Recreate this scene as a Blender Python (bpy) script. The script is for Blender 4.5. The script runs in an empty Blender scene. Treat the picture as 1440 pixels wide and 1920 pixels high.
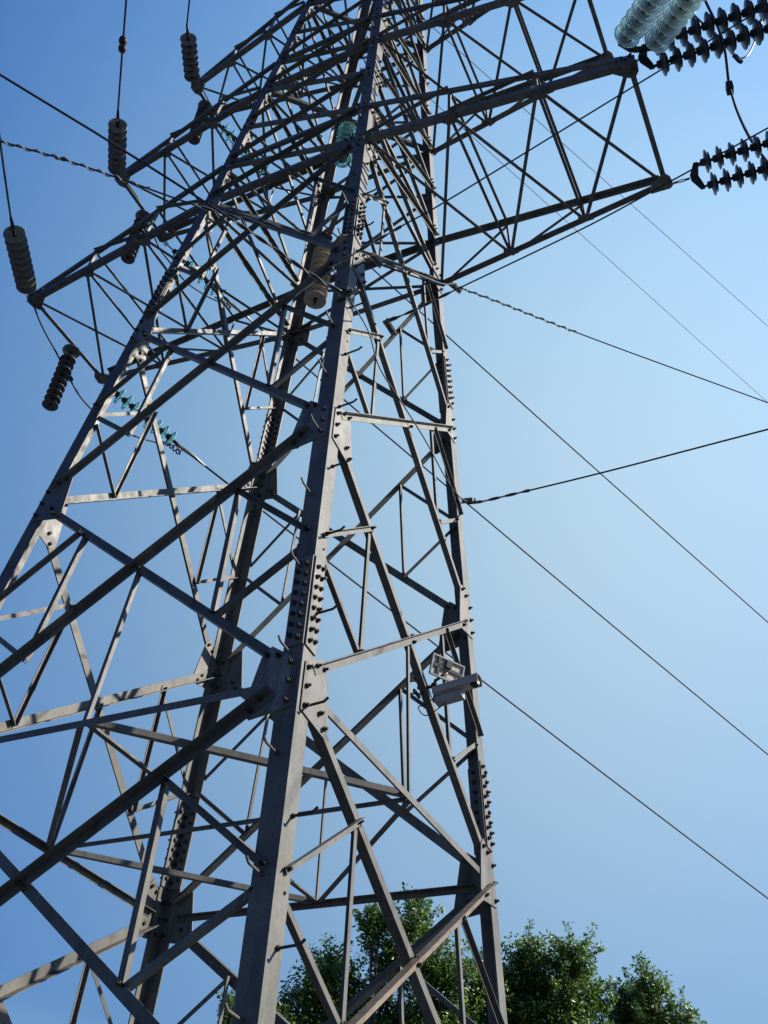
import bpy, bmesh, math, random
from mathutils import Vector, Matrix
from math import radians, sin, cos, pi
random.seed(7)
SC = bpy.context.scene
COL = SC.collection
V = Vector

# ------------------------------------------------------------------ camera
U = 1.65                                   # metres per tower unit (half width of the body at panel point 2)
CZ = -3.9712                               # eye level in tower units
def M(p):                                  # tower units -> metres, ground at z = 0
    return V((p[0]*U, p[1]*U, (p[2]-CZ)*U + 1.6))
cam = bpy.data.cameras.new('camera')
cam.sensor_fit = 'VERTICAL'; cam.sensor_height = 36.0; cam.sensor_width = 27.0
cam.lens = 36.0*1941.6/1920.0
cam.clip_start = 0.05; cam.clip_end = 5000
camo = bpy.data.objects.new('camera', cam); COL.objects.link(camo)
yaw, pit, rol = 2.078178, 0.71166, 0.09742
d_ = V((cos(pit)*cos(yaw), cos(pit)*sin(yaw), sin(pit)))
r0 = V((sin(yaw), -cos(yaw), 0)); u0 = r0.cross(d_)
r_ = r0*cos(rol) + u0*sin(rol); u_ = -r0*sin(rol) + u0*cos(rol)
mw = Matrix((( r_.x, u_.x, -d_.x, 0), (r_.y, u_.y, -d_.y, 0), (r_.z, u_.z, -d_.z, 0), (0, 0, 0, 1)))
mw.translation = M((3.162541, -4.217492, -3.971157))
camo.matrix_world = mw
SC.camera = camo

# ------------------------------------------------------------------ sky, sun, exposure
SUN = V((1.0, 0.5, 0.75)).normalized()
world = bpy.data.worlds.new('World'); SC.world = world; world.use_nodes = True
nt = world.node_tree
bg = nt.nodes['Background']
sky = nt.nodes.new('ShaderNodeTexSky'); sky.sky_type = 'NISHITA'; sky.sun_disc = False
sky.sun_elevation = math.asin(SUN.z); sky.sun_rotation = math.atan2(SUN.x, SUN.y)
sky.altitude = 0; sky.air_density = 1.0; sky.dust_density = 1.0; sky.ozone_density = 1.0
# added sky multiplier: pale patch painted in, dimmed away from it to lower ambient
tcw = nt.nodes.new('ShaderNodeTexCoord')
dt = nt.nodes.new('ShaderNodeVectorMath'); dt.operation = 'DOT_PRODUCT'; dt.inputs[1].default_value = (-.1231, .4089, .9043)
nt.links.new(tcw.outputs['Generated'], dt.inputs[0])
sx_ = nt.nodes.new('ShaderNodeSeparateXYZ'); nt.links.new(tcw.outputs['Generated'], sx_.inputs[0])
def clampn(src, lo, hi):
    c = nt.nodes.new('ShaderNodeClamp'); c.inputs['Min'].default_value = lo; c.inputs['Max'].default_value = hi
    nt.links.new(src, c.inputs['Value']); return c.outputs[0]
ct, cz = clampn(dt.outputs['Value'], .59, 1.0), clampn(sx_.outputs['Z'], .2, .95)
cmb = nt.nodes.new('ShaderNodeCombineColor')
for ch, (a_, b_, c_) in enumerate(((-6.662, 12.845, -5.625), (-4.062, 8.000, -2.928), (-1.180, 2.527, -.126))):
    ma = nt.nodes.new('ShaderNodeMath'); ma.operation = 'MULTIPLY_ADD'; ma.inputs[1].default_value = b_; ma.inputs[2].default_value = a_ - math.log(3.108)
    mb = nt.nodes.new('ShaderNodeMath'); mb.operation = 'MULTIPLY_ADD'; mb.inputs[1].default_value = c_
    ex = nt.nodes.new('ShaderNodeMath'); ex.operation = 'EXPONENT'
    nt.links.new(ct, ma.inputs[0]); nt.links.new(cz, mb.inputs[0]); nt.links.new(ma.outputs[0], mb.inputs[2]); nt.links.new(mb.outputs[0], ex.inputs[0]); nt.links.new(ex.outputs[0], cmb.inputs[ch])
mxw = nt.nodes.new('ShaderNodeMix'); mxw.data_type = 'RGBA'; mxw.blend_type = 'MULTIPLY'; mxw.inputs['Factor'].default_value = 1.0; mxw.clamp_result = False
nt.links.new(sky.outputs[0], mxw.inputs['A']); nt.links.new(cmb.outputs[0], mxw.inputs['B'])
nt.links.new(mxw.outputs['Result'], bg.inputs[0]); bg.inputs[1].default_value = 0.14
sun = bpy.data.lights.new('sun', 'SUN'); sun.energy = 5.0; sun.angle = radians(0.53); sun.color = (1.0, 0.93, 0.82)
suno = bpy.data.objects.new('sun', sun); COL.objects.link(suno)
suno.rotation_euler = SUN.to_track_quat('Z', 'Y').to_euler()
SC.view_settings.view_transform = 'Standard'; SC.view_settings.look = 'None'
SC.view_settings.exposure = 1.15; SC.view_settings.gamma = 1.0
SC.render.engine = 'CYCLES'
SC.cycles.max_bounces = 8; SC.cycles.transmission_bounces = 6

# ------------------------------------------------------------------ materials
def mat(name):
    m = bpy.data.materials.new(name); m.use_nodes = True
    b = m.node_tree.nodes['Principled BSDF']
    return m, m.node_tree, b
def noise_mat(name, c0, c1, scale=3.0, rough=0.55, metal=0.0, stretch=(1, 1, 1), rough2=None, c2=None, scale2=30.0, bump=0.0, spec=.22):
    m, t, b = mat(name)
    tc = t.nodes.new('ShaderNodeTexCoord'); mp = t.nodes.new('ShaderNodeMapping'); mp.inputs['Scale'].default_value = stretch
    oi = t.nodes.new('ShaderNodeObjectInfo')
    ad = t.nodes.new('ShaderNodeVectorMath'); ad.operation = 'MULTIPLY_ADD'
    ad.inputs[1].default_value = (1, 1, 1)
    n = t.nodes.new('ShaderNodeTexNoise'); n.inputs['Scale'].default_value = scale; n.inputs['Detail'].default_value = 6; n.inputs['Roughness'].default_value = .65
    cr = t.nodes.new('ShaderNodeValToRGB')
    cr.color_ramp.elements[0].position = .32; cr.color_ramp.elements[1].position = .68
    cr.color_ramp.elements[0].color = (*c0, 1); cr.color_ramp.elements[1].color = (*c1, 1)
    t.links.new(tc.outputs['Object'], mp.inputs[0]); t.links.new(mp.outputs[0], ad.inputs[0]); t.links.new(oi.outputs['Random'], ad.inputs[2])
    t.links.new(ad.outputs[0], n.inputs['Vector']); t.links.new(n.outputs[0], cr.inputs[0])
    out = cr.outputs[0]
    if c2:
        n2 = t.nodes.new('ShaderNodeTexNoise'); n2.inputs['Scale'].default_value = scale2; n2.inputs['Detail'].default_value = 5
        r2 = t.nodes.new('ShaderNodeValToRGB'); r2.color_ramp.elements[0].position = .55; r2.color_ramp.elements[1].position = .78
        mx = t.nodes.new('ShaderNodeMix'); mx.data_type = 'RGBA'; mx.inputs['B'].default_value = (*c2, 1)
        t.links.new(ad.outputs[0], n2.inputs['Vector']); t.links.new(n2.outputs[0], r2.inputs[0])
        t.links.new(r2.outputs[0], mx.inputs['Factor']); t.links.new(out, mx.inputs['A']); out = mx.outputs['Result']
    t.links.new(out, b.inputs['Base Color'])
    b.inputs['Roughness'].default_value = rough; b.inputs['Metallic'].default_value = metal; b.inputs['Specular IOR Level'].default_value = spec
    if bump:
        bp = t.nodes.new('ShaderNodeBump'); bp.inputs['Strength'].default_value = bump; bp.inputs['Distance'].default_value = .004
        t.links.new(n.outputs[0], bp.inputs['Height']); t.links.new(bp.outputs[0], b.inputs['Normal'])
    return m
def steel_mat(name, lo, hi, stain, streak, seed):
    """weathered zinc: broad mottling, fine spangle, dark run-off streaks down the member, a few rust freckles"""
    m, t, b = mat(name); L = t.links.new
    tc = t.nodes.new('ShaderNodeTexCoord'); oi = t.nodes.new('ShaderNodeObjectInfo')
    ad = t.nodes.new('ShaderNodeVectorMath'); ad.operation = 'ADD'
    sc = t.nodes.new('ShaderNodeMath'); sc.operation = 'MULTIPLY'; sc.inputs[1].default_value = 37.0
    L(oi.outputs['Random'], sc.inputs[0]); L(tc.outputs['Object'], ad.inputs[0]); L(sc.outputs[0], ad.inputs[1])
    def noise(scale, detail, stretch=None, rough=.6):
        n = t.nodes.new('ShaderNodeTexNoise'); n.inputs['Scale'].default_value = scale; n.inputs['Detail'].default_value = detail; n.inputs['Roughness'].default_value = rough
        if stretch:
            mp = t.nodes.new('ShaderNodeMapping'); mp.inputs['Scale'].default_value = stretch; L(ad.outputs[0], mp.inputs[0]); L(mp.outputs[0], n.inputs['Vector'])
        else: L(ad.outputs[0], n.inputs['Vector'])
        return n.outputs[0]
    def ramp(src, p0, p1, c0=(0, 0, 0), c1=(1, 1, 1)):
        r = t.nodes.new('ShaderNodeValToRGB'); r.color_ramp.elements[0].position = p0; r.color_ramp.elements[1].position = p1
        r.color_ramp.elements[0].color = (*c0, 1); r.color_ramp.elements[1].color = (*c1, 1); L(src, r.inputs[0]); return r.outputs[0]
    def mix(f, a, bcol, bl='MIX'):
        x = t.nodes.new('ShaderNodeMix'); x.data_type = 'RGBA'; x.blend_type = bl
        if isinstance(f, float): x.inputs['Factor'].default_value = f
        else: L(f, x.inputs['Factor'])
        L(a, x.inputs['A'])
        if isinstance(bcol, tuple): x.inputs['B'].default_value = (*bcol, 1)
        else: L(bcol, x.inputs['B'])
        return x.outputs['Result']
    base = ramp(noise(2.3, 7), .30, .70, lo, hi)
    fine = ramp(noise(38, 4), .28, .74, (.80, .80, .81), (1.12, 1.115, 1.11))
    col = mix(1.0, base, fine, 'MULTIPLY')
    run = ramp(noise(9, 4, (1, 1, .09)), .50, .72)
    col = mix(run, col, streak)
    pale = ramp(noise(5.5, 5, (1, 1, .5)), .62, .76)
    col = mix(pale, col, tuple(c*1.35 for c in hi))
    fre = ramp(noise(13, 6, None, .72), .66, .74)
    col = mix(fre, col, stain)
    var = t.nodes.new('ShaderNodeHueSaturation'); vm = t.nodes.new('ShaderNodeMapRange')
    vm.inputs['To Min'].default_value = .58; vm.inputs['To Max'].default_value = .98
    L(oi.outputs['Random'], vm.inputs['Value']); L(vm.outputs[0], var.inputs['Value']); L(col, var.inputs['Color'])
    L(var.outputs[0], b.inputs['Base Color'])
    rr = ramp(noise(7, 4), .3, .7, (.42, .42, .42), (.68, .68, .68)); L(rr, b.inputs['Roughness'])
    b.inputs['Specular IOR Level'].default_value = .25
    bp = t.nodes.new('ShaderNodeBump'); bp.inputs['Strength'].default_value = .18; bp.inputs['Distance'].default_value = .002
    L(noise(30, 4), bp.inputs['Height']); L(bp.outputs[0], b.inputs['Normal'])
    return m
STEEL = steel_mat('galvanised_steel', (.081, .078, .067), (.138, .134, .116), (.080, .058, .036), (.058, .055, .047), 1)
STEEL2 = steel_mat('galvanised_brace_steel', (.081, .078, .068), (.144, .140, .123), (.084, .062, .040), (.064, .061, .052), 2)
RUSTY = steel_mat('rust_stained_steel', (.122, .089, .056), (.172, .134, .092), (.100, .060, .030), (.060, .046, .034), 3)
PLATE = steel_mat('galvanised_plate', (.112, .107, .097), (.162, .156, .143), (.080, .056, .038), (.056, .049, .041), 4)
BOLT = noise_mat('bolt_steel', (.022, .021, .020), (.042, .040, .036), 8, .5, .3)
WIRE = noise_mat('aluminium_wire', (.012, .013, .018), (.022, .023, .03), 6, .6, .2)
CABLE = noise_mat('black_cable', (.010, .011, .016), (.020, .021, .028), 6, .55)
ROD = noise_mat('preformed_rod', (.24, .225, .2), (.36, .34, .31), 10, .5, .3)
PORC = noise_mat('brown_porcelain', (.036, .036, .040), (.056, .056, .062), 4, .35, spec=.4)
PORC2 = noise_mat('grey_brown_porcelain', (.11, .096, .08), (.155, .138, .116), 4, .35)
PORC3 = noise_mat('sunlit_porcelain', (.30, .26, .205), (.38, .335, .27), 4, .35)  # brown porcelain with sunlight put into its colour, for the shaded inner string
CAPM = noise_mat('cast_iron_cap', (.018, .018, .02), (.03, .03, .032), 8, .6, .2)
WHITE = noise_mat('white_housing_paint', (.28, .26, .225), (.34, .315, .275), 3, .45)
GREYP = noise_mat('grey_box_paint', (.22, .21, .2), (.28, .27, .25), 3, .5)
BLACKP = noise_mat('black_plastic', (.012, .012, .013), (.02, .02, .022), 5, .4)
PANELB = noise_mat('solar_back_sheet', (.27, .24, .215), (.33, .295, .265), 3, .6)
PANELF = noise_mat('solar_cells', (.012, .014, .03), (.02, .022, .045), 5, .15)
ALU = noise_mat('aluminium_frame', (.13, .13, .13), (.18, .18, .18), 5, .4, .3)
RED = noise_mat('red_damper_paint', (.03, .008, .008), (.05, .014, .012), 5, .5)
def glass(name, col, tr=.75, rough=.06):
    m, t, b = mat(name)
    b.inputs['Base Color'].default_value = (*col, 1); b.inputs['Roughness'].default_value = rough
    b.inputs['Transmission Weight'].default_value = tr; b.inputs['IOR'].default_value = 1.5
    return m
GLASS = glass('toughened_glass', (.46, .84, .82), .72)
GLASS2 = glass('pale_toughened_glass', (.78, .94, .83), .70, .06)
def leaf_mat(name, c0, c1, c2):
    m = bpy.data.materials.new(name); m.use_nodes = True; t = m.node_tree; t.nodes.clear()
    o = t.nodes.new('ShaderNodeOutputMaterial'); mx = t.nodes.new('ShaderNodeMixShader'); mx.inputs[0].default_value = .42
    p = t.nodes.new('ShaderNodeBsdfPrincipled'); p.inputs['Roughness'].default_value = .42
    tr = t.nodes.new('ShaderNodeBsdfTranslucent')
    g = t.nodes.new('ShaderNodeNewGeometry'); cr = t.nodes.new('ShaderNodeValToRGB')
    cr.color_ramp.elements[0].color = (*c0, 1); cr.color_ramp.elements[1].color = (*c1, 1)
    e = cr.color_ramp.elements.new(.78); e.color = (*c1, 1); cr.color_ramp.elements[2].color = (*c2, 1)
    t.links.new(g.outputs['Random Per Island'], cr.inputs[0])
    t.links.new(cr.outputs[0], p.inputs['Base Color']); t.links.new(cr.outputs[0], tr.inputs['Color'])
    t.links.new(p.outputs[0], mx.inputs[1]); t.links.new(tr.outputs[0], mx.inputs[2]); t.links.new(mx.outputs[0], o.inputs[0])
    return m
LEAF = leaf_mat('leaves', (.036, .078, .013), (.085, .165, .022), (.24, .31, .055))
BARK = noise_mat('bark', (.06, .05, .042), (.12, .1, .085), 12, .9, .0, (1, 1, .2), bump=.6)
GROUND_BOUNCE = noise_mat('bluish_bounce_ground', (.040, .052, .074), (.066, .082, .110), .4, .95, .0, c2=(.030, .044, .030), scale2=1.2)  # unseen ground, colour made bluish to bounce cool light onto undersides
CONC = noise_mat('concrete', (.28, .27, .25), (.36, .35, .33), 4, .9)

# ------------------------------------------------------------------ helpers
def link(name, bm, m, parent=None, smooth=False):
    me = bpy.data.meshes.new(name); bm.normal_update(); bm.to_mesh(me); bm.free()
    me.materials.append(m)
    if smooth:
        for p in me.polygons: p.use_smooth = True
    o = bpy.data.objects.new(name, me); COL.objects.link(o)
    if parent: o.parent = parent
    return o
def thing(name, label, cat, loc=(0, 0, 0), group=None):
    o = bpy.data.objects.new(name, None); o.empty_display_size = .2; COL.objects.link(o); o.location = loc
    o['label'] = label; o['category'] = cat
    if group: o['group'] = group
    return o
def tag(o, label, cat, group=None):
    o['label'] = label; o['category'] = cat
    if group: o['group'] = group
    return o
def attach(o, parent):                     # keep world coordinates under a moved parent
    o.parent = parent; o.matrix_parent_inverse = Matrix.Translation(parent.location).inverted()
    return o
def extrude_profile(bm, prof, p0, p1):
    """prof(p) gives a list of 3-D points at an end; joins the two ends"""
    a = [bm.verts.new(x) for x in prof(p0)]; b = [bm.verts.new(x) for x in prof(p1)]
    n = len(a)
    for i in range(n):
        bm.faces.new((a[i], a[(i+1) % n], b[(i+1) % n], b[i]))
    bm.faces.new(a[::-1]); bm.faces.new(b)
def fix(bm):
    bmesh.ops.recalc_face_normals(bm, faces=bm.faces)
def angle_bm(bm, p0, p1, n, a, t, side, out, off=0.0):
    """steel angle from p0 to p1 lying on a face of outward normal n.
    side: +1 heel on the upper edge, -1 heel on the lower edge; out: +1 leg stands outward, -1 inward"""
    d = (p1-p0).normalized(); n = (n - d*n.dot(d)).normalized()
    e1 = n.cross(d)
    if abs(e1.z) > .12:
        if e1.z > 0: e1 = -e1               # e1 points down the face
    elif e1.x + e1.y*.7 > 0: e1 = -e1
    e1 = e1*side
    e2 = n*out
    h = -e1*a*.42 + n*off
    pr = [(0, 0), (a, 0), (a, t), (t, t), (t, a), (0, a)]
    extrude_profile(bm, lambda p: [p + h + e1*x + e2*y for x, y in pr], p0, p1)
def brace(name, p0, p1, n, a, parent, side=1, out=1, off=0.0, m=None, t=None, bolts=0):
    bm = bmesh.new(); angle_bm(bm, p0, p1, n, a, t or max(.006, a*.09), side, out, off); fix(bm)
    o = link(name, bm, m or STEEL2, parent)
    if bolts:
        d = (p1-p0).normalized(); nn = (n - d*n.dot(d)).normalized(); bm = bmesh.new()
        for p, sg in ((p0, 1), (p1, -1)):
            for k in range(bolts):
                c = p + d*sg*(.035 + .045*k)
                h = off + (.0065 if out > 0 else .001)
                bolt_bm(bm, c, nn, h if out > 0 else off + .001, h + random.uniform(.026, .040), .013)
        fix(bm); link('bolts', bm, BOLT, o)['kind'] = 'stuff'
    return o
def tube_bm(bm, pts, r, seg=8, caps=True):
    pts = [V(p) for p in pts]; rings = []
    t0 = (pts[1]-pts[0]).normalized()
    ref = V((0, 0, 1)) if abs(t0.z) < .9 else V((1, 0, 0))
    x = t0.cross(ref).normalized()
    for i, p in enumerate(pts):
        if i == 0: t = pts[1]-pts[0]
        elif i == len(pts)-1: t = pts[-1]-pts[-2]
        else: t = pts[i+1]-pts[i-1]
        t.normalize(); x = (x - t*x.dot(t)).normalized(); y = t.cross(x)
        rr = r[i] if isinstance(r, (list, tuple)) else r
        rings.append([bm.verts.new(p + (x*cos(2*pi*k/seg) + y*sin(2*pi*k/seg))*rr) for k in range(seg)])
    for a, b in zip(rings, rings[1:]):
        for k in range(seg): bm.faces.new((a[k], a[(k+1) % seg], b[(k+1) % seg], b[k]))
    if caps: bm.faces.new(rings[0][::-1]); bm.faces.new(rings[-1])
def tube(name, pts, r, m, parent=None, seg=8):
    bm = bmesh.new(); tube_bm(bm, pts, r, seg); fix(bm); return link(name, bm, m, parent, True)
def smooth_path(pts, n=8):                 # Catmull-Rom
    P = [V(p) for p in pts]; P = [P[0]*2-P[1]] + P + [P[-1]*2-P[-2]]; out = []
    for i in range(1, len(P)-2):
        for k in range(n):
            t = k/n; a, b, c, d = P[i-1:i+3]
            out.append(.5*((2*b) + (c-a)*t + (2*a-5*b+4*c-d)*t*t + (3*b-a-3*c+d)*t**3))
    out.append(P[-2]); return out
def box_bm(bm, c, ax, ay, az, sx, sy, sz):
    vs = [bm.verts.new(c + ax*sx*i/2 + ay*sy*j/2 + az*sz*k/2) for i in (-1, 1) for j in (-1, 1) for k in (-1, 1)]
    for f in ((0, 1, 3, 2), (4, 6, 7, 5), (0, 4, 5, 1), (2, 3, 7, 6), (0, 2, 6, 4), (1, 5, 7, 3)): bm.faces.new([vs[i] for i in f])
def prism_bm(bm, pts, n, t0, t1):
    a = [bm.verts.new(p + n*t0) for p in pts]; b = [bm.verts.new(p + n*t1) for p in pts]; k = len(a)
    for i in range(k): bm.faces.new((a[i], a[(i+1) % k], b[(i+1) % k], b[i]))
    bm.faces.new(a[::-1]); bm.faces.new(b)
def bolt_bm(bm, c, n, h0, h1, r=.016):
    n = n.normalized(); x = n.orthogonal().normalized(); y = n.cross(x)
    def ring(h, rr, k=6): return [bm.verts.new(c + n*h + x*rr*cos(2*pi*i/k) + y*rr*sin(2*pi*i/k)) for i in range(k)]
    def hexa(ha, hb, rr):
        a = ring(ha, rr); b = ring(hb, rr)
        for i in range(6): bm.faces.new((a[i], a[(i+1) % 6], b[(i+1) % 6], b[i]))
        bm.faces.new(a[::-1]); bm.faces.new(b)
    hexa(h0, h0+.018, r*1.25)              # head or nut
    hexa(h0+.0185, h1, r*.7)               # thread end
def lathe_bm(bm, prof, o, ax, seg=20):
    ax = ax.normalized(); x = ax.orthogonal().normalized(); y = ax.cross(x); rings = []
    for t, r in prof:
        rings.append([bm.verts.new(o + ax*t + (x*cos(2*pi*k/seg) + y*sin(2*pi*k/seg))*max(r, .001)) for k in range(seg)])
    for a, b in zip(rings, rings[1:]):
        for k in range(seg): bm.faces.new((a[k], a[(k+1) % seg], b[(k+1) % seg], b[k]))
    bm.faces.new(rings[0][::-1]); bm.faces.new(rings[-1])
def hull2(pts):
    pts = sorted(set((round(a, 4), round(b, 4)) for a, b in pts))
    def half(ps):
        h = []
        for p in ps:
            while len(h) > 1 and (h[-1][0]-h[-2][0])*(p[1]-h[-2][1]) - (h[-1][1]-h[-2][1])*(p[0]-h[-2][0]) <= 0: h.pop()
            h.append(p)
        return h[:-1]
    return half(pts) + half(pts[::-1])

# ------------------------------------------------------------------ ground
bm = bmesh.new()
N = 60; R = 900
def gx(i): s = (i/N*2-1); return R*s*abs(s)
grid = [[bm.verts.new((gx(i), gx(j), 0 if math.hypot(gx(i), gx(j)) < 30 else .8*sin(gx(i)*.02)*cos(gx(j)*.017))) for j in range(N+1)] for i in range(N+1)]
for i in range(N):
    for j in range(N): bm.faces.new((grid[i][j], grid[i+1][j], grid[i+1][j+1], grid[i][j+1]))
g = link('ground', bm, GROUND_BOUNCE, None, True); g['kind'] = 'structure'

# ------------------------------------------------------------------ the tower
ZC, ZD, ZE = 3.4544, 5.5088, 7.5676        # bottoms of the lower, middle and upper cross arms
DEP = .60                                  # depth of an arm at the body
K1, K2 = .072446, .060074
def hw(z): return 1-K1*z if z < ZC else 1-K1*ZC-K2*(z-ZC)
SGN = dict(N=(1, -1), R=(1, 1), F=(-1, 1), L=(-1, -1))
def cor(k, z): s = SGN[k]; w = hw(z); return M((s[0]*w, s[1]*w, z))
FACES = [('N', 'R', V((1, 0, 0))), ('R', 'F', V((0, 1, 0))), ('F', 'L', V((-1, 0, 0))), ('L', 'N', V((0, -1, 0)))]
L0, L1, L2, L3, L4 = -3.38, -1.7095, 0.0, 1.7172, ZC
ZB = CZ - 1.6/U                            # ground
ZT = 9.6
LOW = [L0, L1, L2, L3, L4]
UP = [ZC, ZC+DEP, (ZC+DEP+ZD)/2, ZD, ZD+DEP, (ZD+DEP+ZE)/2, ZE, ZE+DEP, ZT]
tower = thing('transmission_tower', 'tall galvanised steel lattice pylon filling the picture, with cross arms on both sides', 'pylon')

# legs: one angle each, heel on the corner, with splice plates and step bolts
def leg(k, zs, a):
    sx, sy = SGN[k]; bm = bmesh.new(); t = .016; rings = []
    pr = [(0, 0), (a, 0), (a, t), (t, t), (t, a), (0, a)]
    for z in zs:
        c = cor(k, z); rings.append([bm.verts.new(c + V((-sx*x, -sy*y, 0))) for x, y in pr])
    for p, q in zip(rings, rings[1:]):
        for i in range(6): bm.faces.new((p[i], p[(i+1) % 6], q[(i+1) % 6], q[i]))
    bm.faces.new(rings[0][::-1]); bm.faces.new(rings[-1]); fix(bm)
    return link('leg', bm, STEEL, tower)
LA = .165
LEGS = {k: leg(k, [ZB, ZC, ZT], LA) for k in SGN}
def faceframe(k, n, z):
    """origin on the corner at height z, e = direction along the face away from the leg, up = along the leg, nn = face normal"""
    o = cor(k, z); up = (cor(k, z+.3)-cor(k, z-.3)).normalized()
    s = SGN[k]; e = V((0, -s[1], 0)) if abs(n.x) > .5 else V((-s[0], 0, 0))
    e = (e - up*e.dot(up)).normalized(); nn = e.cross(up).normalized()
    if nn.dot(n) < 0: nn = -nn
    return o, e, up, nn
for k in SGN:
    for zl in (L1+.16, L3+.22):
        for (a, b, n) in FACES:
            if k not in (a, b): continue
            o, e, up, nn = faceframe(k, n, zl)
            bm = bmesh.new(); H = .86
            q = [o + e*x + up*y for x, y in ((.004, 0), (.150, 0), (.150, H), (.004, H))]
            prism_bm(bm, q, nn, .0005, .013); fix(bm)
            sp = link('splice_plate', bm, PLATE, LEGS[k])
            bm = bmesh.new(); prism_bm(bm, [p + e*.02 for p in q], nn, -.029, -.0165); fix(bm); link('splice_plate', bm, PLATE, LEGS[k])
            bm = bmesh.new()
            for r in range(8):
                for x, dy in ((.045, 0), (.115, .045)):
                    c = o + e*x + up*(.06 + r*.102 + dy*.8)
                    bolt_bm(bm, c, nn, .0135, random.uniform(.040, .058)); bolt_bm(bm, c, -nn, .030, .048)
            fix(bm); link('bolts', bm, BOLT, sp)['kind'] = 'stuff'
# step bolts climb the near leg, turn about on its two faces
i = 0; z = -4.3
while z < 7.4:
    n = V((1, 0, 0)) if i % 2 == 0 else V((0, -1, 0))
    o, e, up, nn = faceframe('N', n, z)
    p = o + e*.10
    bm = bmesh.new(); tube_bm(bm, [p - nn*.03, p + nn*.145, p + nn*.152 + up*.004, p + nn*.18 + up*.026], .0095, 8)
    bolt_bm(bm, p, nn, .001, .02, .014); fix(bm); link('step_bolt', bm, BOLT if i % 2 == 0 else STEEL2, LEGS['N'])
    z += .247; i += 1

# gusset plates with their bolts
def gusset(k, n, z, dirs, reach, s0, s1, a):
    """dirs: unit 2-D directions (along face, up) of the members that land here"""
    o, e, up, nn = faceframe(k, n, z)
    pts = [(.035, s0), (.155, s0*.9), (.035, s1), (.155, s1*.9)]
    for (x, y), rc in zip(dirs, reach):
        for sg in (-1, 1): pts.append((x*rc - y*a*.55*sg, y*rc + x*a*.55*sg))
    h = hull2(pts)
    bm = bmesh.new(); prism_bm(bm, [o + e*x + up*y for x, y in h], nn, .0006, .012); fix(bm)
    g = link('gusset_plate', bm, PLATE, tower)
    bm = bmesh.new()
    m = 3 if abs(s1-s0) > .3 else 2
    for i in range(m):
        y = s0*.8 + (s1*.8-s0*.8)*i/(m-1)
        c = o + e*.075 + up*y
        bolt_bm(bm, c, nn, .0125, .052); bolt_bm(bm, c, -nn, .017, .036)
    for j, ((x, y), rc) in enumerate(zip(dirs, reach)):
        outer = y < 0
        for q in ((.42, -.2), (.68, .2), (.9, -.2)) if rc > .3 else ((.75, 0), (.93, 0)):
            if rc*q[0]*x < .17: continue
            c = o + e*(x*rc*q[0] - y*a*q[1]) + up*(y*rc*q[0] + x*a*q[1])
            bolt_bm(bm, c, nn, .021 if outer else .0125, .056); bolt_bm(bm, c, -nn, .009, .03)
    fix(bm); link('bolts', bm, BOLT, g)['kind'] = 'stuff'
def dir2(k, n, z, q):
    o, e, up, nn = faceframe(k, n, z); v = q - o; x, y = v.dot(e), v.dot(up); l = math.hypot(x, y); return (x/l, y/l)
def trim(p, q, s, t):
    d = (q-p).normalized(); return p + d*s, q - d*t
TP = .0125
# lower body: crossed diagonals without horizontals, redundants in both side triangles
for pi_, (z0, z1) in enumerate(zip(LOW, LOW[1:])):
    A0_ = (.102, .096, .086, .078)[pi_]; B = (.046, .044, .042, .039)[pi_]
    for (a, b, n) in FACES:
        A = A0_*(.73 if a in ('N', 'L') else .98)
        o0, _, _, nn = faceframe(a, n, (z0+z1)/2)
        pa0, pa1, pb0, pb1 = cor(a, z0), cor(a, z1), cor(b, z0), cor(b, z1)
        # rising (outside the plate, leg outward) and falling (behind the plate, leg inward)
        p, q = trim(pa0, pb1, .20, .22); brace('diagonal_brace', p, q, nn, A, tower, 1, 1, TP, RUSTY if (pi_ == 0 and a == 'N') else None)
        p, q = trim(pa1, pb0, .19, .19); 
        brace('diagonal_brace', p, q, nn, A, tower, -1, -1, 0.0)
        XB = pa1.lerp(pb0, hw(z1)/(hw(z0)+hw(z1))); bm = bmesh.new(); dd = (pb0-pa1).normalized()
        for k in (-.03, .03): bolt_bm(bm, XB + dd*k, nn, TP + .008, TP + .042)
        fix(bm); link('bolts', bm, BOLT, tower)['kind'] = 'stuff'
        w0, w1 = hw(z0), hw(z1); tc = w1/(w0+w1)
        X = pa1.lerp(pb0, tc)                       # crossing
        for (k, up_far, dn_far, sgn) in ((a, pb0, pb1, 1), (b, pa0, pa1, -1)):
            t0, t1 = cor(k, z1), cor(k, z0)
            P1 = t0.lerp(X, .5); P2 = t1.lerp(X, .5)
            mid = cor(k, z0*.52+z1*.48)
            o, e, up, nn2 = faceframe(k, n, (z0+z1)/2)
            g0 = mid + e*.075 + up*.05; g1 = mid + e*(.085 if sgn == 1 else .13) - up*.05
            brace('secondary_brace', g0, P1, nn2, B, tower, 1, 1, .014 if sgn == 1 else .001, bolts=1)
            brace('secondary_brace', g1, P2, nn2, B, tower, -1, -1, -.018, bolts=1)
            brace('secondary_brace', P1, P2, nn2, B, tower, 1, -1, -.012, bolts=1)
# bottom panel down to the ground
for (a, b, n) in FACES:
    o0, _, _, nn = faceframe(a, n, ZB)
    for (k, kk) in ((a, b), (b, a)):
        midp = cor(a, L0).lerp(cor(b, L0), .5); foot = cor(k, ZB+.1)
        p, q = trim(foot, midp, .2, .05); brace('diagonal_brace', p, q, nn, .1, tower, 1, -1, 0)
    p, q = trim(cor(a, L0), cor(b, L0), .2, .2); brace('horizontal_brace', p, q, nn, .09, tower, 1, 1, TP)
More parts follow.
